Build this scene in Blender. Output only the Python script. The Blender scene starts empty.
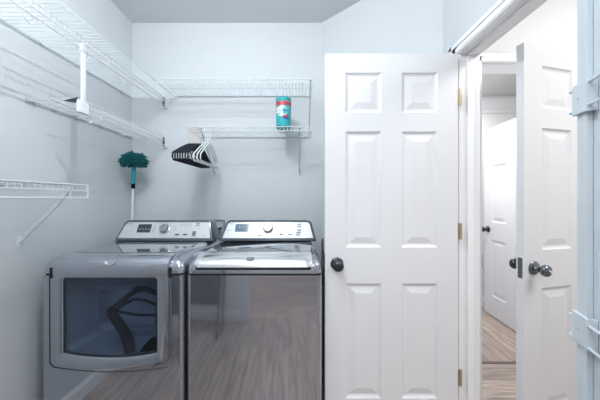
import bpy, math, random
from mathutils import Vector, Matrix
random.seed(7)
PI = math.pi
COL = bpy.context.scene.collection
ORG = {}

# ------------------------------------------------------------ materials
def mat(name, color, rough=0.5, metal=0.0, noise=0.03, nscale=8.0, bump=0.0, bscale=60.0, coat=0.0, emit=None, aniso=0.0, spec=0.5):
    m = bpy.data.materials.new(name); m.use_nodes = True
    nt = m.node_tree; b = nt.nodes['Principled BSDF']
    tc = nt.nodes.new('ShaderNodeTexCoord')
    n = nt.nodes.new('ShaderNodeTexNoise'); n.inputs['Scale'].default_value = nscale; n.inputs['Detail'].default_value = 4
    nt.links.new(tc.outputs['Object'], n.inputs['Vector'])
    r = nt.nodes.new('ShaderNodeValToRGB')
    c = color
    r.color_ramp.elements[0].color = (c[0]*(1-noise), c[1]*(1-noise), c[2]*(1-noise), 1)
    r.color_ramp.elements[1].color = (min(1, c[0]*(1+noise)), min(1, c[1]*(1+noise)), min(1, c[2]*(1+noise)), 1)
    r.color_ramp.elements[0].position = .3; r.color_ramp.elements[1].position = .7
    nt.links.new(n.outputs['Fac'], r.inputs['Fac']); nt.links.new(r.outputs['Color'], b.inputs['Base Color'])
    b.inputs['Roughness'].default_value = rough; b.inputs['Metallic'].default_value = metal
    b.inputs['Specular IOR Level'].default_value = spec
    b.inputs['Coat Weight'].default_value = coat; b.inputs['Coat Roughness'].default_value = .06
    if bump:
        n2 = nt.nodes.new('ShaderNodeTexNoise'); n2.inputs['Scale'].default_value = bscale; n2.inputs['Detail'].default_value = 3
        nt.links.new(tc.outputs['Object'], n2.inputs['Vector'])
        bp = nt.nodes.new('ShaderNodeBump'); bp.inputs['Strength'].default_value = bump; bp.inputs['Distance'].default_value = .002
        nt.links.new(n2.outputs['Fac'], bp.inputs['Height']); nt.links.new(bp.outputs['Normal'], b.inputs['Normal'])
    return m

M = {}
M['wall'] = mat('blue_grey_paint', (.635, .675, .705), .75, noise=.01, bump=.12, bscale=160)
M['ceiling'] = mat('ceiling_paint', (.68, .72, .735), .85, noise=.01, bump=.2, bscale=120)
M['hall'] = mat('white_hall_paint', (.86, .86, .87), .75, noise=.01, bump=.1, bscale=160)
M['ceilshade'] = mat('ceiling_shade_beige', (.55, .54, .52), .9, noise=.01)  # shade on the far room ceiling put into its base colour
M['trim'] = mat('white_trim_paint', (.88, .885, .90), .35, noise=.008)
M['door'] = mat('white_door_paint', (.76, .765, .79), .38, noise=.006, bump=.05, bscale=220)
M['wire'] = mat('white_vinyl_wire', (.75, .79, .82), .4, noise=.01)
M['clip'] = mat('grey_plastic_clip', (.56, .62, .67), .4)
M['darkclip'] = mat('dark_steel_bracket', (.05, .07, .09), .4, metal=.6)
M['body'] = mat('metallic_slate_enamel', (.42, .445, .50), .08, metal=.85, noise=.01, nscale=3, coat=.6)
M['seam'] = mat('black_gap_rubber', (.008, .009, .012), .6)
M['topglass'] = mat('grey_gloss_top', (.20, .225, .25), .08, metal=.7, coat=1.0, noise=.01)
M['silver'] = mat('brushed_silver_lid', (.86, .87, .89), .16, metal=.9, noise=.01, coat=.3)
M['console'] = mat('silver_console_face', (.60, .63, .66), .32, metal=.25, noise=.01)
M['surround'] = mat('dark_grey_console_surround', (.15, .18, .21), .25, metal=.6, coat=.5)
M['lcd'] = mat('dark_display_glass', (.015, .02, .035), .08, coat=1)
M['lcdw'] = mat('blue_grey_display_glass', (.09, .14, .21), .15, coat=1)
M['digit'] = mat('display_digits', (.25, .35, .45), .5)
M['chrome'] = mat('chrome', (.75, .78, .80), .12, metal=1, noise=.01)
M['steel'] = mat('brushed_steel_dial', (.36, .38, .41), .28, metal=.9)
M['ink'] = mat('dark_print', (.04, .05, .07), .5)
M['greyink'] = mat('grey_print', (.30, .34, .38), .5)
M['cavity'] = mat('blue_grey_drum_enamel', (.10, .125, .165), .3, noise=.02)
M['cavity2'] = mat('light_drum_enamel', (.20, .245, .315), .3, noise=.05)
M['black'] = mat('black_plastic', (.004, .005, .009), .8, spec=.1)
M['velvet'] = mat('black_velvet', (.012, .016, .03), .85)
M['whitepl'] = mat('white_plastic', (.82, .86, .88), .35)
M['gold'] = mat('pale_gold_wire', (.62, .55, .42), .3, metal=.7)
M['bronze'] = mat('dark_bronze', (.055, .06, .075), .3, metal=.75)
M['nickel'] = mat('aged_nickel', (.16, .18, .20), .25, metal=.9)
M['brass'] = mat('brass_hinge', (.50, .42, .28), .35, metal=.8)
M['teal'] = mat('teal_microfibre', (.0, .115, .125), .9, noise=.45, nscale=60)
M['tealpl'] = mat('teal_plastic_grip', (.01, .30, .38), .35)
M['cantop'] = mat('teal_lid_plastic', (.03, .35, .36), .35)
M['canbody'] = mat('aqua_label', (.04, .44, .48), .35, noise=.12, nscale=30)
M['red'] = mat('red_label_band', (.50, .05, .08), .4)
M['whitelab'] = mat('white_label', (.82, .88, .90), .4)
M['blue'] = mat('blue_print', (.02, .09, .36), .4)
M['rubber'] = mat('black_rubber_hose', (.02, .025, .03), .45)
M['greyhose'] = mat('grey_ribbed_hose', (.22, .25, .27), .5)
M['chair'] = mat('dark_stained_chair_wood', (.06, .065, .08), .4)
M['rack'] = mat('powder_coated_white_steel', (.58, .65, .70), .4)

def wood(name, along_y):
    m = bpy.data.materials.new(name); m.use_nodes = True
    nt = m.node_tree; b = nt.nodes['Principled BSDF']; L = nt.links.new
    tc = nt.nodes.new('ShaderNodeTexCoord')
    mp = nt.nodes.new('ShaderNodeMapping')
    if along_y: mp.inputs['Rotation'].default_value = (0, 0, PI/2)
    L(tc.outputs['Object'], mp.inputs['Vector'])
    br = nt.nodes.new('ShaderNodeTexBrick')
    br.inputs['Scale'].default_value = 1; br.inputs['Brick Width'].default_value = 1.2; br.inputs['Row Height'].default_value = .16
    br.inputs['Mortar Size'].default_value = .0015; br.inputs['Mortar Smooth'].default_value = .2
    br.inputs['Color1'].default_value = (.50, .42, .37, 1); br.inputs['Color2'].default_value = (.36, .30, .26, 1)
    br.inputs['Mortar'].default_value = (.16, .13, .12, 1); br.offset = .37
    L(mp.outputs['Vector'], br.inputs['Vector'])
    mp2 = nt.nodes.new('ShaderNodeMapping'); mp2.inputs['Scale'].default_value = (1.6, 18, 1)
    L(mp.outputs['Vector'], mp2.inputs['Vector'])
    n = nt.nodes.new('ShaderNodeTexNoise'); n.inputs['Scale'].default_value = 2.2; n.inputs['Detail'].default_value = 8; n.inputs['Distortion'].default_value = .6
    L(mp2.outputs['Vector'], n.inputs['Vector'])
    r = nt.nodes.new('ShaderNodeValToRGB')
    r.color_ramp.elements[0].position = .35; r.color_ramp.elements[0].color = (.66, .63, .61, 1)
    r.color_ramp.elements[1].position = .68; r.color_ramp.elements[1].color = (1.25, 1.22, 1.22, 1)
    L(n.outputs['Fac'], r.inputs['Fac'])
    mx = nt.nodes.new('ShaderNodeMix'); mx.data_type = 'RGBA'; mx.blend_type = 'MULTIPLY'; mx.inputs['Factor'].default_value = 1
    L(br.outputs['Color'], mx.inputs['A']); L(r.outputs['Color'], mx.inputs['B']); L(mx.outputs['Result'], b.inputs['Base Color'])
    b.inputs['Roughness'].default_value = .42
    return m
M['floor_y'] = wood('grey_brown_planks', True)
M['floor_x'] = wood('grey_brown_planks_crosswise', False)

def glass_mat():
    m = bpy.data.materials.new('tinted_window_glass'); m.use_nodes = True
    nt = m.node_tree; nt.nodes.clear(); L = nt.links.new
    out = nt.nodes.new('ShaderNodeOutputMaterial'); mix = nt.nodes.new('ShaderNodeMixShader')
    tr = nt.nodes.new('ShaderNodeBsdfTransparent'); tr.inputs['Color'].default_value = (.86, .92, 1.0, 1)
    gl = nt.nodes.new('ShaderNodeBsdfGlossy'); gl.inputs['Roughness'].default_value = .05
    lw = nt.nodes.new('ShaderNodeLayerWeight'); lw.inputs['Blend'].default_value = .5
    pw = nt.nodes.new('ShaderNodeMath'); pw.operation = 'POWER'; pw.inputs[1].default_value = 4
    ma = nt.nodes.new('ShaderNodeMath'); ma.operation = 'MULTIPLY_ADD'; ma.inputs[1].default_value = .85; ma.inputs[2].default_value = .04
    L(lw.outputs['Facing'], pw.inputs[0]); L(pw.outputs[0], ma.inputs[0]); L(ma.outputs[0], mix.inputs['Fac']); L(tr.outputs['BSDF'], mix.inputs[1]); L(gl.outputs['BSDF'], mix.inputs[2])
    L(mix.outputs['Shader'], out.inputs['Surface'])
    return m
M['glass'] = glass_mat()

# ------------------------------------------------------------ mesh helpers
class MB:
    def __init__(s): s.v = []; s.f = []
    def add(s, vs, fs):
        o = len(s.v); s.v += [tuple(p) for p in vs]; s.f += [tuple(i+o for i in f) for f in fs]; return s
    def box(s, a, b):
        x0, y0, z0 = [min(p, q) for p, q in zip(a, b)]; x1, y1, z1 = [max(p, q) for p, q in zip(a, b)]
        return s.add([(x0,y0,z0),(x1,y0,z0),(x1,y1,z0),(x0,y1,z0),(x0,y0,z1),(x1,y0,z1),(x1,y1,z1),(x0,y1,z1)],
                     [(0,3,2,1),(4,5,6,7),(0,1,5,4),(1,2,6,5),(2,3,7,6),(3,0,4,7)])
    def tube(s, pts, r, n=6, closed=False):
        P = [Vector(p) for p in pts]; m = len(P)
        R = r if isinstance(r, (list, tuple)) else [r]*m
        T = []
        for i in range(m):
            if closed: t = P[(i+1) % m]-P[i-1]
            else: t = P[min(i+1, m-1)]-P[max(i-1, 0)]
            T.append(t.normalized())
        up = Vector((0, 0, 1)) if abs(T[0].z) < .9 else Vector((1, 0, 0))
        nrm = T[0].cross(up).normalized()
        vs = []; fs = []
        for i in range(m):
            nrm = (nrm - T[i]*nrm.dot(T[i])).normalized(); bi = T[i].cross(nrm)
            for k in range(n):
                a = 2*PI*k/n; vs.append(P[i]+nrm*math.cos(a)*R[i]+bi*math.sin(a)*R[i])
        for i in range(m if closed else m-1):
            j = (i+1) % m
            for k in range(n):
                l = (k+1) % n; fs.append((i*n+k, i*n+l, j*n+l, j*n+k))
        if not closed: fs.append(tuple(reversed(range(n)))); fs.append(tuple(range((m-1)*n, m*n)))
        return s.add(vs, fs)
    def rings(s, rings, cap0=True, cap1=True):
        n = len(rings[0]); vs = [p for r in rings for p in r]; fs = []
        for i in range(len(rings)-1):
            for k in range(n):
                l = (k+1) % n; fs.append((i*n+k, i*n+l, (i+1)*n+l, (i+1)*n+k))
        if cap0: fs.append(tuple(reversed(range(n))))
        if cap1: fs.append(tuple(range((len(rings)-1)*n, len(rings)*n)))
        return s.add(vs, fs)
    def lathe(s, prof, base=(0,0,0), axis='z', n=24, flip=1):
        rs = []
        for r, h in prof:
            ring = []
            for k in range(n):
                a = 2*PI*k/n; c, d = r*math.cos(a), r*math.sin(a)
                if axis == 'z': p = (base[0]+c, base[1]+d, base[2]+h)
                elif axis == 'y': p = (base[0]+c, base[1]+h, base[2]-d)
                else: p = (base[0]+h, base[1]+c, base[2]+d)
                ring.append(p)
            rs.append(ring)
        return s.rings(rs)
    def build(s, name, material, parent=None, smooth=False, bevel=0, seg=2, solid=0, autosm=None, org=None):
        o3 = Vector(org) if org is not None else (ORG.get(parent.name, Vector()) if parent else Vector())
        me = bpy.data.meshes.new(name); me.from_pydata([tuple(Vector(p)-o3) for p in s.v], [], s.f); me.validate(); me.update()
        import bmesh
        bm = bmesh.new(); bm.from_mesh(me); bmesh.ops.recalc_face_normals(bm, faces=bm.faces); bm.to_mesh(me); bm.free()
        ob = bpy.data.objects.new(name, me); COL.objects.link(ob); me.materials.append(material)
        if parent: ob.parent = parent
        elif org is not None: ob.location = org
        ORG[ob.name] = o3
        if smooth or bevel:
            for p in me.polygons: p.use_smooth = True
            me.set_sharp_from_angle(angle=math.radians(autosm or 40))
        if solid:
            m = ob.modifiers.new('solid', 'SOLIDIFY'); m.thickness = solid; m.offset = 0
        if bevel:
            m = ob.modifiers.new('bevel', 'BEVEL'); m.width = bevel; m.segments = seg; m.limit_method = 'ANGLE'; m.angle_limit = math.radians(35)
            m.harden_normals = True
        return ob

def rrect(x0, x1, y0, y1, r, n=6):
    pts = []
    for cx, cy, a0 in ((x1-r, y0+r, -PI/2), (x1-r, y1-r, 0), (x0+r, y1-r, PI/2), (x0+r, y0+r, PI)):
        for k in range(n+1):
            a = a0+PI/2*k/n; pts.append((cx+r*math.cos(a), cy+r*math.sin(a)))
    return pts

def tag(o, label=None, cat=None, group=None, kind=None):
    if label: o['label'] = label
    if cat: o['category'] = cat
    if group: o['group'] = group
    if kind: o['kind'] = kind
    return o
def thing(name, label, cat, loc=(0,0,0), group=None, kind=None, local=False):
    o = bpy.data.objects.new(name, None); COL.objects.link(o); o.empty_display_size = .05
    o.location = loc if not local else (0, 0, 0)
    ORG[o.name] = Vector() if local else Vector(loc)
    return tag(o, label, cat, group, kind)
def struct(o, label, cat): return tag(o, label, cat, kind='structure')
def copy_tree(o, parent=None):
    c = o.copy(); COL.objects.link(c)
    if parent: c.parent = parent
    for ch in o.children: copy_tree(ch, c)
    return c
def text_into(mb, s, size, fn, depth=0):
    cu = bpy.data.curves.new('t', 'FONT'); cu.body = s; cu.size = size; cu.align_x = 'CENTER'; cu.resolution_u = 2
    to = bpy.data.objects.new('t', cu); me = bpy.data.meshes.new_from_object(to)
    mb.add([fn(v.co.x, v.co.y) for v in me.vertices], [tuple(p.vertices) for p in me.polygons])
    bpy.data.objects.remove(to); bpy.data.meshes.remove(me); bpy.data.curves.remove(cu)

# ------------------------------------------------------------ dimensions
H = 2.74
BW = 2.083; LW = -1.40; RW = .853; RWO = .965
RY = .20                         # rear (entry) wall
# ------------------------------------------------------------ setting
struct(MB().box((-1.52, .10, -.1), (RW+.06, 2.25, 0)).build('floor', M['floor_y']), 'grey-brown plank floor of the laundry room under the washer and dryer', 'floor')
mb = MB().box((RW+.06, -1.6, -.1), (3.3, 1.94, 0)).box((-1.52, -1.6, -.1), (RW+.06, .10, 0))
struct(mb.build('floor', M['floor_x']), 'grey-brown plank floor of the hall with boards laid crosswise', 'floor')
struct(MB().box((RW+.06, 1.945, -.1), (3.3, 3.1, 0)).build('floor', M['floor_y']), 'grey-brown plank floor of the far room beyond the ajar door', 'floor')
struct(MB().box((RW+.075, 1.93, 0), (3.2, 1.955, .004)).build('trim_1', mat('brown_threshold', (.16, .125, .11), .5)), 'thin dark seam strip where the hall boards meet the far room boards', 'floor strip')
struct(MB().box((-1.52, .10, H), (RWO, 2.25, H+.1)).build('ceiling', M['ceiling']), 'pale grey-blue laundry room ceiling', 'ceiling')
mb = MB().box((RWO, -1.6, H), (3.3, 1.5, H+.1)).box((-1.52, -1.6, H), (RWO, .10, H+.1))
struct(mb.build('ceiling', M['hall']), 'white hall ceiling above the open door', 'ceiling')
struct(MB().box((RWO, 1.5, 2.44), (3.3, 3.1, 2.54)).build('ceiling', M['ceilshade']), 'shaded beige ceiling of the far room seen through the doorway', 'ceiling')
struct(MB().box((LW-.12, RY-.1, 0), (LW, BW+.12, H)).build('wall_left', M['wall']), 'pale blue-grey left wall behind the wire shelves', 'wall')
struct(MB().box((LW, BW, 0), (.183, BW+.12, H)).build('wall_back', M['wall']), 'pale blue-grey back wall behind the washer and dryer', 'wall')
# angled wall
mb = MB()
A = Vector((.183, BW, 0)); B = Vector((RW, 1.49, 0)); d = (B-A).normalized(); nn = Vector((-d.y, d.x, 0))
if nn.y < 0: nn = -nn
mb.add([A, B, B+nn*.1, A+nn*.1, A+Vector((0,0,H)), B+Vector((0,0,H)), B+nn*.1+Vector((0,0,H)), A+nn*.1+Vector((0,0,H))],
       [(0,3,2,1),(4,5,6,7),(0,1,5,4),(1,2,6,5),(2,3,7,6),(3,0,4,7)])
struct(mb.build('wall_corner', M['wall']), 'pale blue-grey angled wall above the open white door', 'wall')
# right wall with doorway (opening Y .61 .. 1.34)
mb = MB().box((RW, 1.36, 0), (RWO, 1.50, H)).box((RW, .59, 2.07), (RWO, 1.36, H)).box((RW, -1.6, 0), (RWO, .59, H))
struct(mb.build('wall_right', M['wall']), 'pale blue-grey right wall around the doorway to the hall', 'wall')
# rear wall with entry opening
mb = MB().box((LW, RY-.1, 0), (-.50, RY, H)).box((-.50, RY-.1, 2.07), (.545, RY, H)).box((.545, RY-.1, 0), (RW, RY, H))
struct(mb.build('wall_front', M['hall']), 'pale wall behind the camera with the entry opening', 'wall')
struct(MB().box((-1.52, -1.7, 0), (3.3, -1.6, H)).build('wall_rear', M['hall']), 'white hall wall behind the camera', 'wall')
struct(MB().box((-1.52, -1.6, 0), (-1.42, .10, H)).build('wall_side', M['hall']), 'white hall wall to the left behind the camera', 'wall')
struct(MB().box((3.2, -1.6, 0), (3.3, 3.1, H)).build('wall_hall', M['hall']), 'white wall at the far right of the hall', 'wall')
# hall wall facing camera at Y 1.44 with doorway X 1.045..1.83
FX0, FX1 = 1.045, 1.845
mb = MB().box((RWO, 1.44, 0), (FX0-.015, 1.55, H)).box((FX0-.015, 1.44, 2.065), (FX1+.015, 1.55, H)).box((FX1+.015, 1.44, 0), (3.2, 1.55, H))
struct(mb.build('wall_passage', M['hall']), 'bright white hall wall around the second doorway', 'wall')
struct(MB().box((RWO, 2.95, 0), (3.2, 3.05, 2.44)).build('wall_far', M['hall']), 'white end wall of the far room', 'wall')
mb = MB().add([(2.20,2.95,2.44),(2.20,2.95,2.30),(2.20,2.925,2.30),(2.20,2.90,2.36),(2.20,2.84,2.41),(2.20,2.84,2.44)] , [])
prof = [(2.95,2.44),(2.95,2.28),(2.935,2.28),(2.93,2.31),(2.905,2.34),(2.87,2.40),(2.84,2.415),(2.84,2.44)]
mb = MB().rings([[(x, y, z) for y, z in prof] for x in (RWO, 3.2)])
struct(mb.build('trim_2', M['trim']), 'white crown moulding at the top of the far room wall', 'moulding')
def baseboard(name, p0, p1, nrm, label, h=.10):
    prof = [(0,0),(.014,0),(.014,h*.78),(.009,h*.9),(.006,h),(0,h)]
    p0 = Vector(p0); p1 = Vector(p1); n = Vector(nrm)
    mb = MB().rings([[p+n*a+Vector((0,0,b)) for a, b in prof] for p in (p0, p1)])
    return struct(mb.build(name, M['trim']), label, 'baseboard')
baseboard('baseboard_far', (RWO,2.95,0), (3.2,2.95,0), (0,-1,0), 'white baseboard along the far room end wall')
baseboard('baseboard_left', (LW,RY,0), (LW,BW,0), (1,0,0), 'white baseboard along the left wall')
baseboard('baseboard_back', (LW,BW,0), (.18,BW,0), (0,-1,0), 'white baseboard behind the washer and dryer')
baseboard('baseboard_front', (LW,RY,0), (-.56,RY,0), (0,1,0), 'white baseboard on the wall behind the camera', .13)
baseboard('baseboard_rear', (-1.42,-1.6,0), (RW,-1.6,0), (0,1,0), 'white baseboard of the hall behind the camera', .13)

# door frames and casings
def casing_profile_y(y0, y1, z0, z1, x, sx):
    return None
mb = MB()
# laundry doorway jambs (hinge side Y=1.34..1.36) and head
mb.box((RW-.001, 1.34, 0), (RWO+.001, 1.36, 2.07)).box((RW-.001, .59, 2.05), (RWO+.001, 1.34, 2.07)).box((RW-.001, .59, 0), (RWO+.001, .61, 2.05))
mb.box((RW+.04, 1.328, 0), (RW+.075, 1.34, 2.05)).box((RW+.04, .61, 2.038), (RW+.075, 1.328, 2.05)).box((RW+.04, .61, 0), (RW+.075, .622, 2.038))
struct(mb.build('trim_3', M['trim'], bevel=.002), 'white painted jamb lining the laundry doorway', 'door frame')
def cas(mb, x, sx, y0, y1, top, w=.06):
    # stepped casing on a wall plane X = x, protruding in direction sx; opening y0..y1
    for a, b, t in ((0, w, .010), (.006, w*.45, .014), (w*.62, w, .017)):
        mb.box((x, y1+a, 0), (x+sx*t, y1+b, top+b)); mb.box((x, y0-b, 0), (x+sx*t, y0-a, top+b)); mb.box((x, y0-b, top+a), (x+sx*t, y1+b, top+b))
mb = MB(); cas(mb, RW, -1, .605, 1.345, 2.055)
struct(mb.build('trim_4', M['trim'], bevel=.002), 'white moulded casing around the laundry doorway', 'door casing')
mb = MB()
mb.box((FX0-.015, 1.439, 0), (FX0, 1.551, 2.065)).box((FX0, 1.439, 2.05), (FX1, 1.551, 2.065)).box((FX1, 1.439, 0), (FX1+.015, 1.551, 2.065))
for a, b, t in ((0, .052, .010), (.006, .024, .014), (.034, .052, .012)):
    mb.box((FX0-b-.003, 1.44, 0), (FX0-a-.003, 1.44-t, 2.055+b)); mb.box((FX1+a+.003, 1.44, 0), (FX1+b+.003, 1.44-t, 2.055+b))
    mb.box((FX0-b-.003, 1.44-t, 2.055+a), (FX1+b+.003, 1.44, 2.055+b))
struct(mb.build('trim_5', M['trim'], bevel=.002), 'white moulded casing around the second doorway in the hall', 'door casing')
struct(MB().box((FX0-.008, 1.4385, .875), (FX0+.0005, 1.4375-.004, .955)).build('trim_6', M['bronze']), 'small dark strike plate on the second doorway jamb', 'strike plate')

# ------------------------------------------------------------ six panel doors (local: hinge at x=0, width along +x, thickness 0..t in y)
def door_mesh(w, h=2.03, t=.035):
    k = w/.70
    xs = [0, .108*k, .296*k, .404*k, .592*k, w]
    zs = [0, .215, .82, 1.01, 1.62, 1.72, 1.93, h]
    mb = MB()
    for side in (0, 1):
        y = 0 if side == 0 else t; sg = 1 if side == 0 else -1
        for i in range(5):
            for j in range(7):
                x0, x1, z0, z1 = xs[i], xs[i+1], zs[j], zs[j+1]
                if i in (1, 3) and j in (1, 3, 5):
                    rings = []
                    for ins, dp in ((0, 0), (.004, .004), (.010, .0075), (.016, .009), (.021, .009), (.050, .003), (.053, .0025)):
                        rings.append([(x0+ins, y+sg*dp, z0+ins), (x1-ins, y+sg*dp, z0+ins), (x1-ins, y+sg*dp, z1-ins), (x0+ins, y+sg*dp, z1-ins)])
                    mb.rings(rings, cap0=False, cap1=True)
                else:
                    mb.add([(x0,y,z0),(x1,y,z0),(x1,y,z1),(x0,y,z1)], [(0,1,2,3)])
    for i in range(5):
        for z in (0, h): mb.add([(xs[i],0,z),(xs[i+1],0,z),(xs[i+1],t,z),(xs[i],t,z)], [(0,1,2,3)])
    for j in range(7):
        for x in (0, w): mb.add([(x,0,zs[j]),(x,t,zs[j]),(x,t,zs[j+1]),(x,0,zs[j+1])], [(0,1,2,3)])
    return mb
def weld(ob):
    import bmesh
    bm = bmesh.new(); bm.from_mesh(ob.data); bmesh.ops.remove_doubles(bm, verts=bm.verts, dist=.0002)
    bmesh.ops.recalc_face_normals(bm, faces=bm.faces); bm.to_mesh(ob.data); bm.free()
def door_knob(root, x, z, t, m, sides=(0, 1), keyhole=False, rs=1.0):
    prof = [(.001, 0), (.033, 0), (.034, .004), (.030, .009), (.016, .012), (.012, .020), (.0125, .030), (.020, .036), (.027, .044), (.0285, .053), (.026, .061), (.018, .067), (.010, .068), (.001, .068)]
    for sd in sides:
        mb = MB(); pr = [(r*rs, (-h if sd == 0 else h)) for r, h in prof]
        mb.lathe(pr, (x, 0 if sd == 0 else t, z), 'y', 28)
        kn = mb.build('door_knob', m, root, smooth=True, autosm=50)
        if keyhole and sd == 0:
            k2 = MB().lathe([(.001, -.0685), (.008, -.0685), (.008, -.074), (.001, -.074)], (x, 0, z), 'y', 16); k2.build('lock_cylinder', M['chrome'], kn, smooth=True)
def hinge(root, z, t, m):
    mb = MB().tube([(-.004, -.004, z-.044), (-.004, -.004, z+.044)], .0055, 10)
    mb.tube([(-.004, -.004, z-.050), (-.004, -.004, z-.044)], .004, 8).tube([(-.004, -.004, z+.044), (-.004, -.004, z+.050)], .004, 8)
    mb.box((-.0015, 0, z-.044), (0.0, t*.85, z+.044))
    mb.build('hinge', m, root, smooth=True)

def make_door(name, label, w, loc, ang, knob_m, sides=(0,1), key=False, mirror=False, hinges=True, m=None):
    r = thing(name, label, 'door', local=True, kind='structure')
    s = door_mesh(w).build('door_slab', m or M['door'], r); weld(s)
    door_knob(r, w-.062, .925, .035, knob_m, sides, key)
    mb = MB().box((w-.0002, .0065, .875), (w+.0012, .0285, .975)); mb.build('latch_plate', M['nickel'], r, bevel=.0008)
    if hinges:
        for z in (.30, 1.05, 1.80): hinge(r, z, .035, M['brass'])
    r.location = loc; r.rotation_euler = (0, 0, ang)
    return r
# open laundry door parallel to the back wall. hinge right; local x -> -X world; local y -> -Y  => front (camera) face is local y=t
d1 = make_door('door_1', 'white six-panel door swung open in front of the angled wall beside the washer', .70, (.832, 1.351, .01), PI, M['bronze'], hinges=False)
for z in (.325, 1.095, 1.80):
    mb = MB().tube([(-.0085, .0395, z-.042), (-.0085, .0395, z+.042)], .005, 10)
    mb.box((-.0205, .034, z-.042), (-.008, .0365, z+.042)).box((-.008, .034, z-.042), (-.0005, .0365, z+.042))
    mb.build('hinge', M['brass'], d1, smooth=True)
# second hall door ajar: free edge at (1.10,1.20)
ha = Vector((1.830, 1.434)); hb = Vector((1.085, 1.253)); ang = math.atan2(hb.y-ha.y, hb.x-ha.x)
d2 = make_door('door_2', 'white six-panel hall door standing ajar with a keyed knob', .768, (ha.x, ha.y, .01), ang, M['nickel'], sides=(0,), hinges=False)
# front face towards camera is local y = t because the door points to -X: put knobs on both sides
for ch in list(d2.children):
    if ch.name.startswith('door_knob'):
        bpy.data.objects.remove(ch)
door_knob(d2, .768-.062, .925, .035, M['nickel'], (1,))
k2 = MB().lathe([(.001, .068), (.008, .068), (.008, .074), (.001, .074)], (.768-.062, .035, .925), 'y', 16); k2.build('lock_cylinder', M['chrome'], d2, smooth=True)
door_knob(d2, .768-.062, .925, .035, M['bronze'], (0,))
# far door
fa = Vector((2.065, 2.06)); fb = Vector((2.115, 2.82)); ang = math.atan2(fb.y-fa.y, fb.x-fa.x)
d3 = make_door('door_3', 'white six-panel door with a dark knob in the far room', .76, (fa.x, fa.y, .01), ang, M['bronze'], hinges=False)
# entry door behind camera that carries the rack
E1 = Vector((.681, .60)); E0 = E1-Vector((.367, .930))*.43; ang4 = math.atan2(.930, .367)
d4 = thing('door_4', 'pale blue-white flat door edge at the right of the frame carrying the steel rack', 'door', local=True, kind='structure')
MB().box((0, -.035, .01), ((E1-E0).length, 0, 2.04)).build('door_slab', M['rack'], d4, bevel=.002)
d4.location = (E0.x, E0.y, 0); d4.rotation_euler = (0, 0, ang4)
# rack, local frame: x along door towards free end, y out of door face
rk = thing('door_rack', 'pale steel rack post with two clamp brackets at the right frame edge', 'rack', local=True)
Ld = (E1-E0).length
MB().box((Ld-.033, .0005, .05), (Ld, .012, 2.02)).build('post', M['rack'], rk, bevel=.001)
for zc, zr in ((1.514, (1.542, 1.490)), (.972, (.992, .942))):
    b = MB().box((Ld-.042, .0125, zc-.036), (Ld+.003, .020, zc+.036)).box((Ld+.0005, .001, zc-.036), (Ld+.004, .020, zc+.036)).build('bracket', M['rack'], rk, bevel=.002)
    MB().box((Ld-.049, .001, zc-.038), (Ld-.0445, .022, zc+.036)).build('clamp_plate', M['rack'], b, bevel=.001)
    MB().tube([(Ld-.018, .0195, zc), (Ld-.018, .0215, zc)], .0035, 10).build('screw', M['clip'], b, smooth=True)
    w = MB()
    for z in zr: w.tube([(.03, .0155, z), (Ld-.03, .0155, z), (Ld+.018, .0155, z)], .0036, 8)
    for k in range(5): w.tube([(.05+k*.05, .0155, zr[0]), (.05+k*.05, .0155, zr[1])], .002, 6)
    w.build('wire_basket', M['rack'], rk, smooth=True)
rk.location = (E0.x, E0.y, 0); rk.rotation_euler = (0, 0, ang4)

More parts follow.
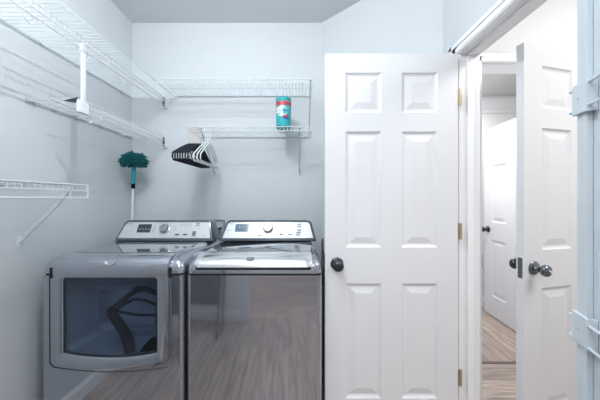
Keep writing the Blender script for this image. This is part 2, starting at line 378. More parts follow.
# ------------------------------------------------------------ wire shelves
def lin(a, b, step):
    n = max(1, round((b-a)/step)); return [a+(b-a)*i/n for i in range(n+1)]
def shelf(label, fm, u0, u1, depth, z, hang=False, lip_v=None, closed_end=False, hooks=(), clips=(), group=None, braces=(), post=None):
    lip_v = lip_v or depth
    loc = fm(u0, .006, z)
    r = thing('wire_shelf', label, 'shelf', loc, group)
    mb = MB()
    for u in lin(u0+.006, u1-.006, .0254):
        if lip_v == depth: mb.tube([fm(u, .010, z), fm(u, depth, z), fm(u, depth, z-.03)], .0017, 5)
        else:
            mb.tube([fm(u, .010, z), fm(u, depth, z)], .0017, 5); mb.tube([fm(u, lip_v, z-.001), fm(u, lip_v, z-.03)], .0017, 5)
    mb.build('wire_deck', M['wire'], r, smooth=True)
    mb = MB()
    for v in (.010, depth*.5): mb.tube([fm(u0, v, z-.0045), fm(u1, v, z-.0045)], .0032, 7)
    mb.build('back_rod', M['clip'], r, smooth=True)
    mb = MB().tube([fm(u0, depth+.002, z-.0005), fm(u1, depth+.002, z-.0005)], .003, 7)
    mb.tube([fm(u0, lip_v+.003, z-.030), fm(u1, lip_v+.003, z-.030)], .0028, 7)
    if lip_v != depth: mb.tube([fm(u0, lip_v+.003, z-.003), fm(u1, lip_v+.003, z-.003)], .003, 7)
    mb.build('front_lip', M['wire'], r, smooth=True)
    if hang:
        mb = MB().tube([fm(u0, lip_v+.004, z-.066), fm(u1, lip_v+.004, z-.066)], .0036, 8)
        for u in ([u1, u0] if closed_end else [u0]): mb.tube([fm(u, lip_v+.004, z-.066), fm(u, lip_v+.004, z)], .0036, 8)
        for u in lin(u0+.15, u1-.1, .45): mb.tube([fm(u, lip_v+.003, z-.066), fm(u, lip_v+.003, z-.028)], .002, 6)
        mb.build('hang_rod', M['wire'], r, smooth=True)
    for u in hooks:
        pts = []
        for k in range(11):
            a = math.radians(60-k*26); pts.append((u+.019*math.cos(a), z-.084+.019*math.sin(a)))
        MB().tube([fm(p, lip_v-.004, q) for p, q in pts], .003, 6).build('rod_hook', M['wire'], r, smooth=True)
    for u in clips:
        c = MB(); a = fm(u-.006, .0, z-.012); b = fm(u+.006, .016, z+.006); c.box(a, b); c.build('wall_clip', M['clip'], r, bevel=.002)
    for u in braces:
        b = MB().tube([fm(u, depth-.004, z-.006), fm(u, .012, z-.30)], .0055, 8)
        b.tube([fm(u, .012, z-.285), fm(u, .006, z-.318)], .008, 8); b.tube([fm(u, depth+.003, z-.016), fm(u, depth-.006, z+.004)], .008, 8)
        b.build('brace', M['clip'] , r, smooth=True)
    return r
fl = lambda u, v, z: (LW+v, u, z)
fb_ = lambda u, v, z: (u, BW-v, z)
s1 = shelf('long white wire shelf high on the left wall, the topmost one there', fl, .30, 2.072, .37, 2.115, hang=True, lip_v=.272,
           hooks=(1.045, 1.32, 1.60, 1.85), clips=(.6, 1.05, 1.35, 1.65, 1.95))
s2 = shelf('white wire shelf on the left wall hung below the topmost, ending at the corner', fl, 1.268, 2.072, .272, 1.785, hang=True,
           hooks=(1.34, 1.60, 1.85), clips=(1.278, 1.31, 1.42, 1.56, 1.75, 1.95))
s3 = shelf('short low white wire shelf at the left frame edge with a diagonal brace', fl, .32, 1.325, .272, 1.348, hang=True, closed_end=True, clips=(.7, 1.17))
b = MB().tube([fl(1.245, .262, 1.335), fl(1.245, .200, 1.255), fl(1.245, .012, 1.065)], .006, 8); b.box(fl(1.233, 0, 1.035), fl(1.257, .004, 1.09)); b.tube([fl(1.245,.004,1.05), fl(1.245,.010,1.05)], .005, 8)
b.build('brace', M['wire'], s3, smooth=True)
MB().tube([fl(1.245+.012*math.cos(a*.5), .225+.0*a, 1.283+.014*math.sin(a*.5)) for a in range(12)], .003, 6).build('rod_hook', M['wire'], s3, smooth=True)
s4 = shelf('long white wire shelf high on the back wall, above the wipes canister', fb_, -1.022, .10, .30, 2.130, clips=(-.95, -.6, -.3, 0.0), braces=(.075,))
s5 = shelf('lower white wire shelf on the back wall carrying the wipes canister and hangers', fb_, -.84, .093, .30, 1.790, clips=(-.75, -.45, -.15, .05), braces=(-.71, -.004))
# vertical strap joining the two left shelves
p = MB().box(fl(1.278, .276, 1.722), fl(1.300, .288, 2.075)).box(fl(1.262, .270, 1.715), fl(1.314, .292, 1.775)).box(fl(1.275, .273, 2.03), fl(1.303, .291, 2.068))
p = p.build('support_pole', M['wire'], s2, bevel=.003)
MB().add([fl(1.27, .27, 1.765), fl(1.27, .20, 1.776), fl(1.27, .27, 1.793), fl(1.285, .27, 1.765), fl(1.285, .20, 1.776), fl(1.285, .27, 1.793)],
         [(0,1,2),(3,5,4),(0,3,4,1),(1,4,5,2),(2,5,3,0)]).build('support_hook', M['darkclip'], s2)
for sh, z in ((s1, 2.115), (s2, 1.785)):
    MB().box((LW+.262, BW, z-.085), (LW+.272, BW-.012, z+.005)).build('end_bracket', M['darkclip'], sh, bevel=.002)
    MB().tube([(LW+.275, BW-.006, z-.088), (LW+.275, BW-.022, z-.088)], .010, 10).tube([(LW+.275, BW-.01, z-.09), (LW+.30, BW-.01, z-.086)], .004, 8).build('end_cap', M['clip'], sh, smooth=True)

# ------------------------------------------------------------ wipes canister
cx, cy, cz, cr = -.122, 1.855, 1.7916, .056
can = thing('wipes_canister', 'teal canister of disinfecting wipes standing on the lower back shelf', 'canister', (cx, cy, cz))
MB().lathe([(.001,0),(cr-.003,0),(cr,.004),(cr,.195),(cr-.002,.198),(.001,.198)], (cx,cy,cz), 'z', 36).build('tub', M['canbody'], can, smooth=True)
MB().lathe([(.001,.198),(cr+.001,.198),(cr+.002,.201),(cr+.002,.216),(cr-.001,.222),(cr-.008,.228),(.001,.229)], (cx,cy,cz), 'z', 36).build('lid', M['cantop'], can, smooth=True)
def wrap(rad):
    c0 = math.atan2(-cy, -cx)   # direction to camera
    return lambda u, v: (cx+rad*math.cos(c0+u/cr), cy+rad*math.sin(c0+u/cr), cz+v)
def patch(mb, f, u0, u1, v0, v1, n=24):
    vs = [f(u0+(u1-u0)*i/n, v) for v in (v0, v1) for i in range(n+1)]
    mb.add(vs, [(i, i+1, n+2+i, n+1+i) for i in range(n)])
mb = MB(); patch(mb, wrap(cr+.0006), -2.6*cr, 2.6*cr, .160, .190); mb.build('red_band', M['red'], can, smooth=True)
mb = MB(); f = wrap(cr+.0006); n = 28
mb.add([f(-.012, .118)]+[f(-.012+.038*math.cos(2*PI*k/n), .118+.038*math.sin(2*PI*k/n)) for k in range(n)], [(0, 1+k, 1+(k+1) % n) for k in range(n)])
patch(mb, f, -.065, -.01, .105, .145); mb.build('white_label', M['whitelab'], can, smooth=True)
mb = MB(); text_into(mb, 'Clorox', .034, lambda x, y: wrap(cr+.0012)(x-.016, y+.113)); mb.build('printed_name', M['blue'], can)
mb = MB(); patch(mb, wrap(cr+.0013), -.006, .038, .074, .088); mb.build('red_stripe', M['red'], can, smooth=True)
mb = MB(); patch(mb, wrap(cr+.0013), -.006, .038, .058, .074); mb.build('blue_stripe', M['blue'], can, smooth=True)
mb = MB(); patch(mb, wrap(cr+.0013), -.04, -.022, .006, .016); mb.build('blue_mark', M['blue'], can, smooth=True)

# ------------------------------------------------------------ hangers (local: origin at the hook's top contact, hanger in local YZ plane)
def hanger(name, label, bm_, hm, flat, group, Wd=.215, drop=.245, neck=.115):
    r = thing(name, label, 'hanger', local=True, group=group)
    zt = -neck; zb = -drop
    out = [(0, zt+.012)]
    for k in range(1, 9):
        t = k/8; y = Wd*t; z = zt+.008-(abs(zt-zb)-.035)*(t**1.15); out.append((y, z))
    out += [(Wd+.004, zb+.018), (Wd-.006, zb+.002)]
    right = out; left = [(-y, z) for y, z in reversed(out[1:])]
    loop = [(0.0, y, z) for y, z in right]+[(0.0, y, z) for y, z in left]
    b = MB().tube(loop, .0078 if flat else .0046, 8, closed=True)
    if flat:
        for sx in (1, -1): b.tube([(0, sx*.02, zt-.002), (0, sx*.035, zt-.05), (0, sx*.075, zb+.004)], .004, 6)
        b.add([(.003, -.045, zt-.012), (.003, .045, zt-.012), (.003, 0, zt+.014), (-.003, -.045, zt-.012), (-.003, .045, zt-.012), (-.003, 0, zt+.014)], [(0,1,2),(5,4,3),(0,3,4,1),(1,4,5,2),(2,5,3,0)])
    b.v = [(x*(.5 if flat else .8), y, z) for x, y, z in b.v]
    b.build('hanger_frame', bm_, r, smooth=True)
    pts = [(0, 0, zt+.012), (0, 0, -.050)]
    for k in range(11):
        a = math.radians(-70+k*25); pts.append((0, .016*math.cos(a)-.005, -.018+.0185*math.sin(a)))
    MB().tube(pts, .0022 if flat else .0032, 8).build('hook', hm, r, smooth=True)
    return r
blab = ['black velvet hanger on the lower back shelf, leftmost in the row', 'second black velvet hanger from the left end of the row', 'third black velvet hanger from the left end of the row',
        'black velvet hanger at the middle of the row of seven', 'third black velvet hanger counted from the white hangers', 'second black velvet hanger counted from the white hangers', 'black velvet hanger nearest the white plastic hangers']
hz = 1.7665
hk = hanger('clothes_hanger', blab[0], M['velvet'], M['gold'], True, 'black velvet hangers on the lower back shelf')
for i in range(7):
    o = hk if i == 0 else copy_tree(hk)
    o['label'] = blab[i]; o.location = (-.790+i*.0135, BW-.305, hz); o.rotation_euler = (0, 0, math.radians([-1.5, -1, -.5, 0, .5, 1.5, 2.5][i]))
wlab = ['white plastic hanger next to the black ones', 'white plastic hanger between the other two white ones', 'white plastic hanger, rightmost of all the hangers']
wh = hanger('plastic_hanger', wlab[0], M['whitepl'], M['whitepl'], False, 'white plastic hangers on the lower back shelf', .20, .25, .10)
for i in range(3):
    o = wh if i == 0 else copy_tree(wh)
    o['label'] = wlab[i]; o.location = (-.672+i*.017, BW-.305, hz); o.rotation_euler = (0, 0, math.radians([0, 2, 3][i]))

# ------------------------------------------------------------ duster
p0 = Vector((-1.352, 1.965, .003)); p1 = Vector((-1.262, 1.900, 1.575)); dd = (p1-p0).normalized()
du = thing('duster', 'teal fluffy duster on a white pole leaning in the corner behind the dryer', 'duster', p0)
at = lambda z: p0+dd*((z-p0.z)/dd.z)
MB().tube([p0, at(1.355)], .0085, 12).build('pole', M['whitepl'], du, smooth=True)
MB().tube([at(1.352), at(1.356), at(1.385), at(1.39)], [.011, .0125, .0125, .010], 12).build('collar', M['black'], du, smooth=True)
MB().tube([at(1.388), at(1.40), at(1.46), at(1.51), at(1.53)], [.010, .0115, .014, .016, .012], 12).build('grip', M['tealpl'], du, smooth=True)
mb = MB(); c = at(1.555)
def lump(mb, c, r, n=7, m=5, sq=(1,1,1)):
    rs = []
    for j in range(1, m):
        a = -PI/2+PI*j/m
        rs.append([(c[0]+sq[0]*r*math.cos(a)*math.cos(2*PI*k/n), c[1]+sq[1]*r*math.cos(a)*math.sin(2*PI*k/n), c[2]+sq[2]*r*math.sin(a)) for k in range(n)])
    mb.rings(rs)
lump(mb, c+Vector((0,0,.01)), .06, 16, 10, (1.4, .8, .85))
for k in range(620):
    th = random.uniform(0, 2*PI); ph = math.asin(random.uniform(-.55, 1))
    q = Vector((.100*math.cos(ph)*math.cos(th), .062*math.cos(ph)*math.sin(th), .068*math.sin(ph)+.002))
    rr = random.uniform(.72, 1.0); p = c+q*rr
    e = p+q.normalized()*random.uniform(.008, .018)+Vector((random.uniform(-.006,.006), random.uniform(-.006,.006), random.uniform(-.010,.004)))
    mb.tube([p-q*.2, p, e], [.006, .0065, .0022], 5)
mb.build('fluffy_head', M['teal'], du, smooth=True, autosm=80)

# ------------------------------------------------------------ machines
FY = 1.25; MBK = 1.90
def loft_z(levels, n=6):
    return [[(x, y, z) for x, y in rrect(x0, x1, y0, y1, r, n)] for z, x0, x1, y0, y1, r in levels]
def top_levels(x0, x1, zseam, ztop):
    y0, y1 = FY, MBK; d = ztop-zseam; L = []
    for t, ins in ((0, 0), (.35, .002), (.55, .007), (.72, .016), (.86, .028), (.95, .040), (1.0, .060)):
        L.append((zseam+d*t, x0+ins, x1-ins, y0+ins*1.05, y1-ins*.2, .03+ins*.2))
    return L
def feet(r, x0, x1):
    for x in (x0+.06, x1-.06):
        for y in (FY+.06, MBK-.06):
            MB().lathe([(.001, 0), (.024, 0), (.024, .012), (.012, .014), (.012, .032), (.001, .032)], (x, y, 0), 'z', 16).build('foot', M['rubber'], r, smooth=True)
def console(r, cx, hw, z0):
    # tilted console, front plane from (Y 1.70, z0) to (Y 1.775, z0+.135)
    ya, yb, h = 1.70, 1.772, .137
    Ls = math.hypot(yb-ya, h); ey = (yb-ya)/Ls; ez = h/Ls
    def fp(u, v, out=0): return (cx+u, ya+v*ey-out*ez, z0+v*ez+out*ey)
    def outline(ins, tw=.030, rad=.034):
        pts = []; a, b = hw-ins, hw-tw-ins; top = Ls-ins; bot = ins*.9
        pts += [(-a, bot), (a, bot)]
        for k in range(9):
            t = PI/2*k/8; pts.append((b+.004-rad+rad*math.cos(t), top-rad+rad*math.sin(t)))
        for k in range(9):
            t = PI/2+PI/2*k/8; pts.append((-b-.004+rad+rad*math.cos(t), top-rad+rad*math.sin(t)))
        return pts
    O = outline(0)
    back = [(cx+u*.985, MBK-.02-.03*(v > .1), z0+v*ez*.97) for u, v in O]
    fr = [fp(u, v) for u, v in O]; fr2 = [fp(u*.985, v*.975+.001, .010) for u, v in O]; fr3 = [fp(u*.97, v*.95+.003, .012) for u, v in O]
    body = MB().rings([back, fr, fr2, fr3]).build('console', M['surround'], r, smooth=True, autosm=45)
    face = MB().rings([[fp(u, v, .0115) for u, v in outline(.020, .026, .024)], [fp(u*.997, v, .0145) for u, v in outline(.0215, .026, .023)]]).build('control_panel', M['console'], body, smooth=True)
    return body, face, fp, Ls
def pat(face, fp, name, m, u, v, w, h, d=.0025):
    mb = MB(); a = [fp(u-w/2, v-h/2, .0143), fp(u+w/2, v-h/2, .0143), fp(u+w/2, v+h/2, .0143), fp(u-w/2, v+h/2, .0143)]
    b = [fp(u-w/2, v-h/2, .0143+d), fp(u+w/2, v-h/2, .0143+d), fp(u+w/2, v+h/2, .0143+d), fp(u-w/2, v+h/2, .0143+d)]
    mb.rings([a, b]); return mb.build(name, m, face)
def dial(face, fp, u, v, rad):
    mb = MB(); rs = []
    for rr, o in ((rad*1.15, .0143), (rad*1.15, .018), (rad, .020), (rad*.97, .036), (rad*.86, .040), (.001, .0405)):
        rs.append([fp(u+rr*math.cos(2*PI*k/28), v+rr*math.sin(2*PI*k/28), o) for k in range(28)])
    kn = mb.rings(rs).build('dial_knob', M['steel'], face, smooth=True)
    mb = MB(); rs = []
    mb.rings([[fp(u+x, v+y, o) for x, y in ((-.002, rad*.2), (.002, rad*.2), (.002, rad*.85), (-.002, rad*.85))] for o in (.040, .0415)])
    mb.build('pointer', M['ink'], kn)
def prints(face, fp, items, name, m):
    for u, v, w, h in items:
        mb = MB()
        mb.rings([[fp(u-w/2, v-h/2, o), fp(u+w/2, v-h/2, o), fp(u+w/2, v+h/2, o), fp(u-w/2, v+h/2, o)] for o in (.0143, .0152)])
        mb.build(name, m, face)

# ---- washer
WX0, WX1 = -.571, .110; ZT = .985; ZS = .902
wa = thing('washing_machine', 'slate grey top-load washer with a silver lid handle beside the open door', 'washing machine', ((WX0+WX1)/2, (FY+MBK)/2, 0))
MB().rings(loft_z([(.03, WX0+.004, WX1-.004, FY+.004, MBK, .022), (.04, WX0, WX1, FY, MBK, .024), (ZS-.010, WX0, WX1, FY, MBK, .024)])).build('body', M['body'], wa, smooth=True)
MB().rings(loft_z([(ZS-.010, WX0+.006, WX1-.006, FY+.006, MBK-.004, .024), (ZS+.001, WX0+.006, WX1-.006, FY+.006, MBK-.004, .024)])).build('seam_gasket', M['seam'], wa)
MB().rings(loft_z(top_levels(WX0, WX1, ZS, ZT))).build('top_panel', M['body'], wa, smooth=True, autosm=60)
lid = MB().rings(loft_z([(ZT-.001, -.520, .078, 1.33, 1.692, .03), (ZT+.0015, -.520, .078, 1.33, 1.692, .03), (ZT+.002, -.519, .077, 1.331, 1.691, .028)])).build('lid', M['topglass'], wa, smooth=True)
# lid handle: bright silver roll, rounded corners
prof = [(1.243, .930), (1.238, .936), (1.240, .950), (1.250, .968), (1.266, .983), (1.290, .994), (1.320, 1.0005), (1.350, 1.001), (1.362, .992)]
xs = []
N = 28
prof = [(y, .93+(z-.93)*.84) for y, z in prof]
rs = []
for i in range(N+1):
    x = -.528+.588*i/N
    e = min(i, N-i)/N*.588; k = max(0, 1-e/.028); rise = .020*(1-math.sqrt(max(0, 1-k*k)))
    ring = [(x, y+rise*.5, max(z, .930+rise)) for y, z in prof]
    ring += [(x, 1.362, .955), (x, 1.262+rise*.5, .930+rise*.6)]
    rs.append(ring)
hd = MB().rings(rs).build('lid_handle', M['silver'], lid, smooth=True, autosm=50)
rs = []
for ring in rs: pass
mb = MB(); rr = rrect(-.534, .066, 1.2435, 1.36, .03)
mb.rings([[(x, y, .922) for x, y in rr], [(x, y, .928) for x, y in rr], [(x, y, .9815) for x, y in rrect(-.536, .068, 1.318, 1.36, .02)]]); mb.build('lid_rim', M['seam'], lid, smooth=True)
def hp(u, v, o=.001):  # on handle slope near (Y1.258..1.28)
    y = 1.258+v*.80; z = .9695+v*.56
    return (-.250+u, y-o*.66, z+o*.75)
mb = MB().rings([[hp(u, v, o) for u, v in rrect(-.018, .018, -.010, .014, .004)] for o in (0, .003)]); bd = mb.build('badge', M['nickel'], hd, smooth=True)
mb = MB()
for a, b_, c_, e_ in ((-.013, -.009, .004, .010), (-.002, .002, .004, .010), (.009, .013, .004, .010), (-.013, .013, -.006, -.002)):
    mb.rings([[hp(u, v, o) for u, v in ((a, c_), (b_, c_), (b_, e_), (a, e_))] for o in (.003, .0037)])
mb.build('badge_mark', M['silver'], bd)
body, face, fp, Ls = console(wa, -.218, .330, ZT)
dsp = pat(face, fp, 'display', M['lcdw'], -.183, .092, .092, .056)
prints(dsp, lambda u, v, o: fp(u, v, o+.0027), [(-.20+i*.016, .098, .009, .012) for i in range(4)], 'digit', M['digit'])
dial(face, fp, -.002, .088, .030)
prints(face, fp, [(-.058+.002*(i % 2), .112-i*.014, .012, .005) for i in range(5)] + [(.058, .092-i*.012+.004, .016, .004) for i in range(3)] +
       [(.10+.030*j, .118-.014*i, .010, .003) for i in range(3) for j in range(3)] + [(.275, .08, .012, .003), (-.100, .03, .02, .003)], 'setting_mark', M['greyink'])
for i in range(4): pat(face, fp, 'button', M['greyink'], .212, .118-i*.017-(i > 1)*.008, .030, .010)
for u in (.09, .15): pat(face, fp, 'button', M['greyink'], u, .045, .030, .010)
for v in (.062, .047): pat(face, fp, 'button', M['greyink'], .205, v-.006, .030, .009)
pat(face, fp, 'button', M['greyink'], -.058, .036, .026, .009)
for s_, u, v, sz in (('MAYTAG', -.272, .118, .013), ('BRAVOS', -.272, .070, .011)):
    mb = MB(); text_into(mb, s_, sz, lambda x, y: fp(u+x, v+y, .0155)); mb.build('printed_name', M['ink'], face)
feet(wa, WX0, WX1)

# ---- dryer
DX0, DX1 = -1.297, -.584
dr = thing('clothes_dryer', 'slate grey dryer with a wide dark window against the left wall', 'dryer', ((DX0+DX1)/2, (FY+MBK)/2, 0))
lv = loft_z([(.03, DX0+.004, DX1-.004, FY+.004, MBK, .022), (.04, DX0, DX1, FY, MBK, .024), (ZS-.010, DX0, DX1, FY, MBK, .024)])
# body: side walls + front with a recess (the front is a ring round the door opening)
OX0, OX1, OZ0, OZ1 = -1.205, -.700, .475, .892
mb = MB()
q = .024
ring_out = [(x, y) for x, y in rrect(DX0, DX1, FY, MBK, .024)]
zz = (.03, OZ0, OZ1, ZS-.010)
# wrap-around skin, cutting out the front span between OX0 and OX1
pts = ring_out[:]            # rrect starts at bottom right corner (x1,y0)
for a, b2 in ((.03, ZS-.010),):
    n = len(pts)
    for k in range(n-1):     # closing edge k=n-1 is the front face
        (xa, ya), (xb, yb) = pts[k], pts[k+1]
        mb.add([(xa, ya, a), (xb, yb, a), (xb, yb, b2), (xa, ya, b2)], [(0, 1, 2, 3)])
fx0, fx1 = DX0+.024, DX1-.024
for a, b2, c_, e_ in ((fx0, fx1, .03, OZ0), (fx0, fx1, OZ1, ZS-.010), (fx0, OX0, OZ0, OZ1), (OX1, fx1, OZ0, OZ1)):
    mb.add([(a, FY, c_), (b2, FY, c_), (b2, FY, e_), (a, FY, e_)], [(0, 1, 2, 3)])
mb.add([(x, y, .03) for x, y in pts], [tuple(range(len(pts)))]); mb.add([(x, y, ZS-.010) for x, y in pts], [tuple(range(len(pts)))])
bd = mb.build('body', M['body'], dr, smooth=True)
MB().rings(loft_z([(ZS-.010, DX0+.006, DX1-.006, FY+.006, MBK-.004, .024), (ZS+.001, DX0+.006, DX1-.006, FY+.006, MBK-.004, .024)])).build('seam_gasket', M['seam'], dr)
MB().rings(loft_z(top_levels(DX0, DX1, ZS, ZT))).build('top_panel', M['body'], dr, smooth=True, autosm=60)
MB().rings(loft_z([(ZT-.001, DX0+.075, DX1-.075, FY+.10, 1.68, .03), (ZT+.002, DX0+.075, DX1-.075, FY+.10, 1.68, .03)])).build('top_glass', M['topglass'], dr, smooth=True)
# cavity: funnel from door window to light panel
def sloop(x0, x1, z0, z1, r, sag=0, n=6, m=8, rt=None):
    pts = []; rt = rt or r
    for k in range(m+1):     # bottom edge left -> right
        t = k/m; x = x0+r+(x1-x0-2*r)*t; pts.append((x, z0-sag*(1-(2*t-1)**2)))
    for cx_, cz_, a0, rr_ in ((x1-r, z0+r, -PI/2, r), (x1-rt, z1-rt, 0, rt)):
        for k in range(1, n+1):
            a = a0+PI/2*k/n; pts.append((cx_+rr_*math.cos(a), cz_+rr_*math.sin(a)))
    for k in range(1, m+1):
        t = k/m; pts.append((x1-rt+(x0-x1+2*rt)*t, z1))
    for cx_, cz_, a0, r_ in ((x0+rt, z1-rt, PI/2, rt), (x0+r, z0+r, PI, r)):
        for k in range(1, n+1):
            if a0 == PI and k == n: break
            a = a0+PI/2*k/n; pts.append((cx_+r_*math.cos(a), cz_+r_*math.sin(a)))
    return pts
loops = [(FY-.006, sloop(-1.200, -.705, .500, .886, .012, .02)), (FY+.03, sloop(-1.19, -.70, .50, .88, .05, .01)), (FY+.09, sloop(-1.12, -.755, .545, .815, .05, .005)), (FY+.095, sloop(-1.085, -.785, .567, .787, .04))]
mb = MB().rings([[(x, y, z) for x, z in L] for y, L in loops[:4]], cap0=False, cap1=False); cav = mb.build('drum_opening', M['cavity'], dr, smooth=True, autosm=30)
mb = MB().rings([[(x, y, z) for x, z in loops[3][1]] for y in (loops[3][0],)]+[[(x*.9995, FY+.16, z) for x, z in loops[3][1]]], cap0=False, cap1=True); mb.build('drum', M['cavity2'], dr, smooth=True, autosm=30)
# door frame
inner = sloop(-1.172, -.706, .512, .884, .014, .022)
outer = sloop(-1.217, -.652, .452, .905, .035, .022, rt=.002)
fy0, fy1 = FY-.020, FY-.003
mid = sloop(-1.178, -.700, .505, .890, .017, .022)
def R3(L, y): return [(x, y, z) for x, z in L]
outer2 = sloop(-1.2145, -.6545, .455, .905, .033, .022, rt=.002)
mb = MB().rings([R3(outer, fy1), R3(outer, fy0+.004), R3(outer2, fy0), R3(mid, fy0), R3(inner, fy0+.006), R3(inner, fy1)], cap0=False, cap1=False)
door = mb.build('door', M['body'], dr, smooth=True, autosm=50)
# rolled top of the door
prof = [(fy0, .905), (fy0, .925), (fy0+.003, .945), (fy0+.012, .963), (fy0+.028, .977), (fy0+.050, .986), (fy0+.075, .9885), (fy0+.08, .984), (fy0+.03, .95), (fy0+.012, .905)]
mb = MB().rings([[(x, y, z) for y, z in prof] for x in (-1.217, -1.2145, -.6545, -.652)]); mb.build('door_top', M['body'], door, smooth=True, autosm=50)
# black gap around door
mb = MB().rings([R3(sloop(-1.252, -.640, .432, .90, .038, .022, rt=.003), FY-.0035), R3(sloop(-1.252, -.640, .432, .90, .038, .022, rt=.003), FY+.0005), R3(sloop(-1.205, -.70, .475, .89, .038, .020), FY+.0005), R3(sloop(-1.205, -.70, .475, .89, .038, .020), FY-.0035)], cap0=False, cap1=False)
mb.box((-1.249, FY-.0035, .88), (-1.236, FY+.01, .932)).box((-.653, FY-.0035, .88), (-.642, FY+.01, .932))
mb.build('door_gap', M['seam'], door)
gl = MB().rings([R3(inner, fy0+.007), R3(inner, fy0+.009)]).build('window_glass', M['glass'], door)
mb = MB().rings([R3(inner, fy0+.010), R3(sloop(-1.164, -.714, .520, .876, .012, .022), fy0+.010), R3(sloop(-1.164, -.714, .520, .876, .012, .022), fy0+.015), R3(inner, fy0+.015)], cap0=False, cap1=False)
mb.build('window_gasket', M['seam'], door)
# badge on the door roll
def dp(u, v, o=0): return (-.940+u, fy0+.008+v*.55-o*.8, .957+v*.83+o*.55)
mb = MB().tube([dp(-.024, .008, .002), dp(-.020, -.004, .003), dp(-.006, -.009, .004), (dp(.010, -.008, .004)), dp(.020, -.002, .003), dp(.024, .010, .003), dp(.012, .008, .003)], .003, 8)
mb.build('badge', M['silver'], door, smooth=True)
body, face, fp, Ls = console(dr, -.925, .335, ZT)
dsp = pat(face, fp, 'display', M['lcd'], -.130-.02, .088, .092, .060)
prints(dsp, lambda u, v, o: fp(u, v, o+.0027), [(-.175+i*.02, .082, .010, .010) for i in range(4)], 'digit', M['digit'])
dial(face, fp, -.008, .085, .030)
prints(face, fp, [(-.085, .105-i*.014, .014, .005) for i in range(4)] + [(.062, .100-i*.014, .014, .005) for i in range(3)] +
       [(.10+.022*j, .130-.013*i, .014, .004) for i in range(3) for j in range(4)] + [(.27, .035, .018, .004)], 'setting_mark', M['greyink'])
for u, v in ((.085, .043), (.140, .043)): pat(face, fp, 'button', M['ink'], u, v, .026, .010)
for v in (.062, .050, .038): pat(face, fp, 'button', M['ink'], .20, v, .024, .008)
for v in (.125, .110): pat(face, fp, 'button', M['greyink'], .215, v, .026, .009)
mb = MB(); text_into(mb, 'MAYTAG', .013, lambda x, y: fp(-.265+x, .118+y, .0155)); mb.build('printed_name', M['ink'], face)
pat(face, fp, 'button', M['greyink'], -.30, .02, .008, .006)
feet(dr, DX0, DX1)
# black curved solids just behind the dryer window
def W(px, py, y=FY+.022): s = 250/y; return ((px-300)/s, y, 1.28-(py-198)/s)
ra = thing('window_shape', 'black curved shape seen through the dryer window', 'rack', W(131, 356))
mb = MB().tube([W(110, 309), W(113, 315), W(120, 325), W(126, 334), W(129, 344), W(130, 351)], [.020, .021, .022, .024, .025, .024], 12)
mb.build('leg', M['black'], ra, smooth=True)
mb = MB().tube([W(110, 310), W(120, 303), W(130, 294), W(138, 289), W(146, 289), W(158, 294)], [.014, .013, .015, .018, .013, .009], 10); mb.build('arm', M['black'], ra, smooth=True)
mb = MB().tube([W(114, 310), W(124, 304), W(134, 299), W(144, 300), W(158, 305)], [.010, .010, .008, .0075, .008], 8); mb.build('arm', M['black'], ra, smooth=True)
mb = MB().tube([W(114, 310), W(126, 313), W(140, 315), W(158, 315)], [.007, .007, .007, .007], 8); mb.build('arm', M['black'], ra, smooth=True)
a = [W(139, 352), W(143, 346), W(150, 339), W(157, 336), W(157, 352), W(148, 353)]
mb = MB().rings([a, [(x, y+.02, z) for x, y, z in a]]); mb.build('base', M['black'], ra, bevel=.004)

# ------------------------------------------------------------ hoses and valve box
ub = thing('valve_box', 'grey washer valve box on the back wall between the two consoles', 'valve box', (-.70, BW, .93))
mb = MB().box((-.745, BW-.012, .90), (-.735, BW, 1.10)).box((-.635, BW-.012, .90), (-.625, BW, 1.10)).box((-.735, BW-.012, 1.09), (-.635, BW, 1.10)).box((-.735, BW-.012, .90), (-.635, BW, .91))
mb.build('box_frame', M['greyhose'], ub, bevel=.002)
MB().box((-.735, BW-.002, .91), (-.635, BW, 1.09)).build('box_back', M['clip'], ub)
for x in (-.71, -.66):
    MB().tube([(x, BW-.002, 1.03), (x, BW-.05, 1.03), (x, BW-.055, 1.00)], .011, 10).build('valve', M['darkclip'], ub, smooth=True)
hs = []
for x, lab in ((-.71, 'dark water hose dropping from the left valve behind the dryer'), (-.66, 'dark water hose dropping from the right valve behind the washer')):
    tag(MB().tube([(x, BW-.055, 1.0), (x, BW-.06, .9), (x+.02, BW-.09, .6), (x+.05, BW-.09, .3), (x+.07, BW-.09, .02)], .011, 10).build('water_hose', M['rubber'], smooth=True), lab, 'hose')
tag(MB().tube([(.170, 1.97, .60), (.172, 1.90, .85), (.163, 1.80, .985), (.148, 1.66, .985), (.136, 1.50, .93), (.131, 1.40, .80), (.131, 1.36, .4), (.131, 1.38, .01)], .0065, 10).build('drain_hose', M['rubber'], smooth=True),
    'black hose looping down the right side of the washer', 'hose')
tag(MB().tube([(.19, 1.94, .5), (.19, 1.90, .80), (.178, 1.78, .93), (.158, 1.60, .93), (.146, 1.47, .84), (.143, 1.43, .5), (.143, 1.46, .01)], .008, 10).build('drain_hose', M['greyhose'], smooth=True),
    'grey ribbed hose beside the black one at the washer side', 'hose')

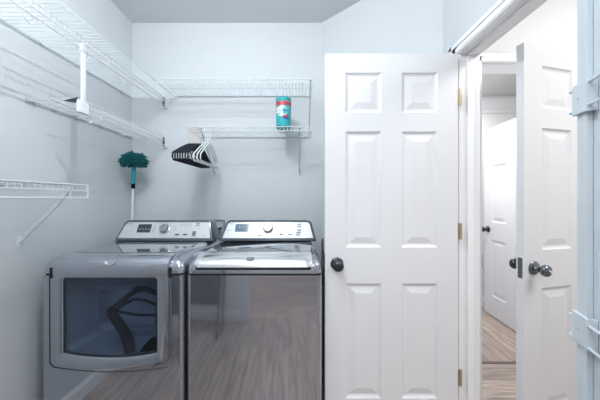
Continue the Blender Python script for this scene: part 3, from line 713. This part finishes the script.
# ------------------------------------------------------------ folded chair leaning on the wall behind the camera (seen mirrored in the washer)
ch = thing('folding_chair', 'dark folded wooden chair mirrored in the washer front', 'chair', (-.92, .3, 0))
def cp(u, h, k=0): return (-.93+u, .225+(1-h/.92)*.20+k, max(.008, h))
for s in (-1, 1):
    MB().tube([cp(s*.20, .0, 0), cp(s*.20, .45), cp(s*.195, .75), cp(s*.17, .92)], .012, 8).build('rear_leg', M['chair'], ch, smooth=True)
    MB().tube([cp(s*.17, .70, .03), cp(s*.175, .35, .05), cp(s*.18, .0, .12)], .012, 8).build('leg', M['chair'], ch, smooth=True)
for h in (.90, .82, .74):
    MB().tube([cp(-.185, h), cp(-.09, h-.015), cp(.09, h-.015), cp(.185, h)], .011, 6).build('back_slat', M['chair'], ch, smooth=True)
a = [cp(-.16, .30, .035), cp(.16, .30, .035), cp(.16, .64, .035), cp(-.16, .64, .035)]
MB().rings([a, [(x, y+.02, z) for x, y, z in a]]).build('seat', M['chair'], ch, bevel=.004)

# ------------------------------------------------------------ lights
def area(name, loc, rot, size, power, color, shape='DISK', sy=None):
    l = bpy.data.lights.new(name, 'AREA'); l.shape = shape; l.size = size; l.energy = power; l.color = color
    if sy: l.size_y = sy
    o = bpy.data.objects.new(name, l); COL.objects.link(o); o.location = loc; o.rotation_euler = rot; return o
pl = bpy.data.lights.new('laundry_lamp', 'POINT'); pl.energy = 24; pl.color = (.95, .98, 1); pl.shadow_soft_size = .004
o = bpy.data.objects.new('laundry_lamp', pl); COL.objects.link(o); o.location = (-.50, .72, 2.60)
area('entry_fill', (-.04, -.9, 2.2), (math.radians(62), 0, 0), 1.2, 6, (.97, .98, 1), 'RECTANGLE', .9)  # added soft fill from behind the camera, no daylight source there
area('laundry_fill', (-.25, .34, 2.66), (math.radians(48), 0, 0), 1.1, 7, (.95, .98, 1), 'RECTANGLE', .22)
area('rear_hall_fill', (-.35, -.75, 2.70), (0, 0, 0), .6, 13, (.97, .98, 1))  # added unseen light, brightens the rear hall mirrored in the washer
area('hall_lamp', (1.9, .3, 2.70), (0, 0, 0), .9, 29, (1, .99, .97))
area('passage_lamp', (1.6, 2.3, 2.42), (0, 0, 0), .4, 22, (1, .98, .96))
w = bpy.data.worlds.new('world'); bpy.context.scene.world = w; w.use_nodes = True
w.node_tree.nodes['Background'].inputs['Color'].default_value = (.8, .88, 1, 1); w.node_tree.nodes['Background'].inputs['Strength'].default_value = .6

# ------------------------------------------------------------ camera
cam = bpy.data.cameras.new('camera'); cam.sensor_width = 36; cam.lens = 15.0; cam.shift_y = -2/600; cam.clip_start = .02
co = bpy.data.objects.new('camera', cam); COL.objects.link(co); co.location = (0, 0, 1.28); co.rotation_euler = (PI/2, 0, 0)
sc = bpy.context.scene; sc.camera = co
sc.view_settings.view_transform = 'Standard'; sc.view_settings.look = 'None'; sc.view_settings.gamma = 1; sc.view_settings.exposure = .2
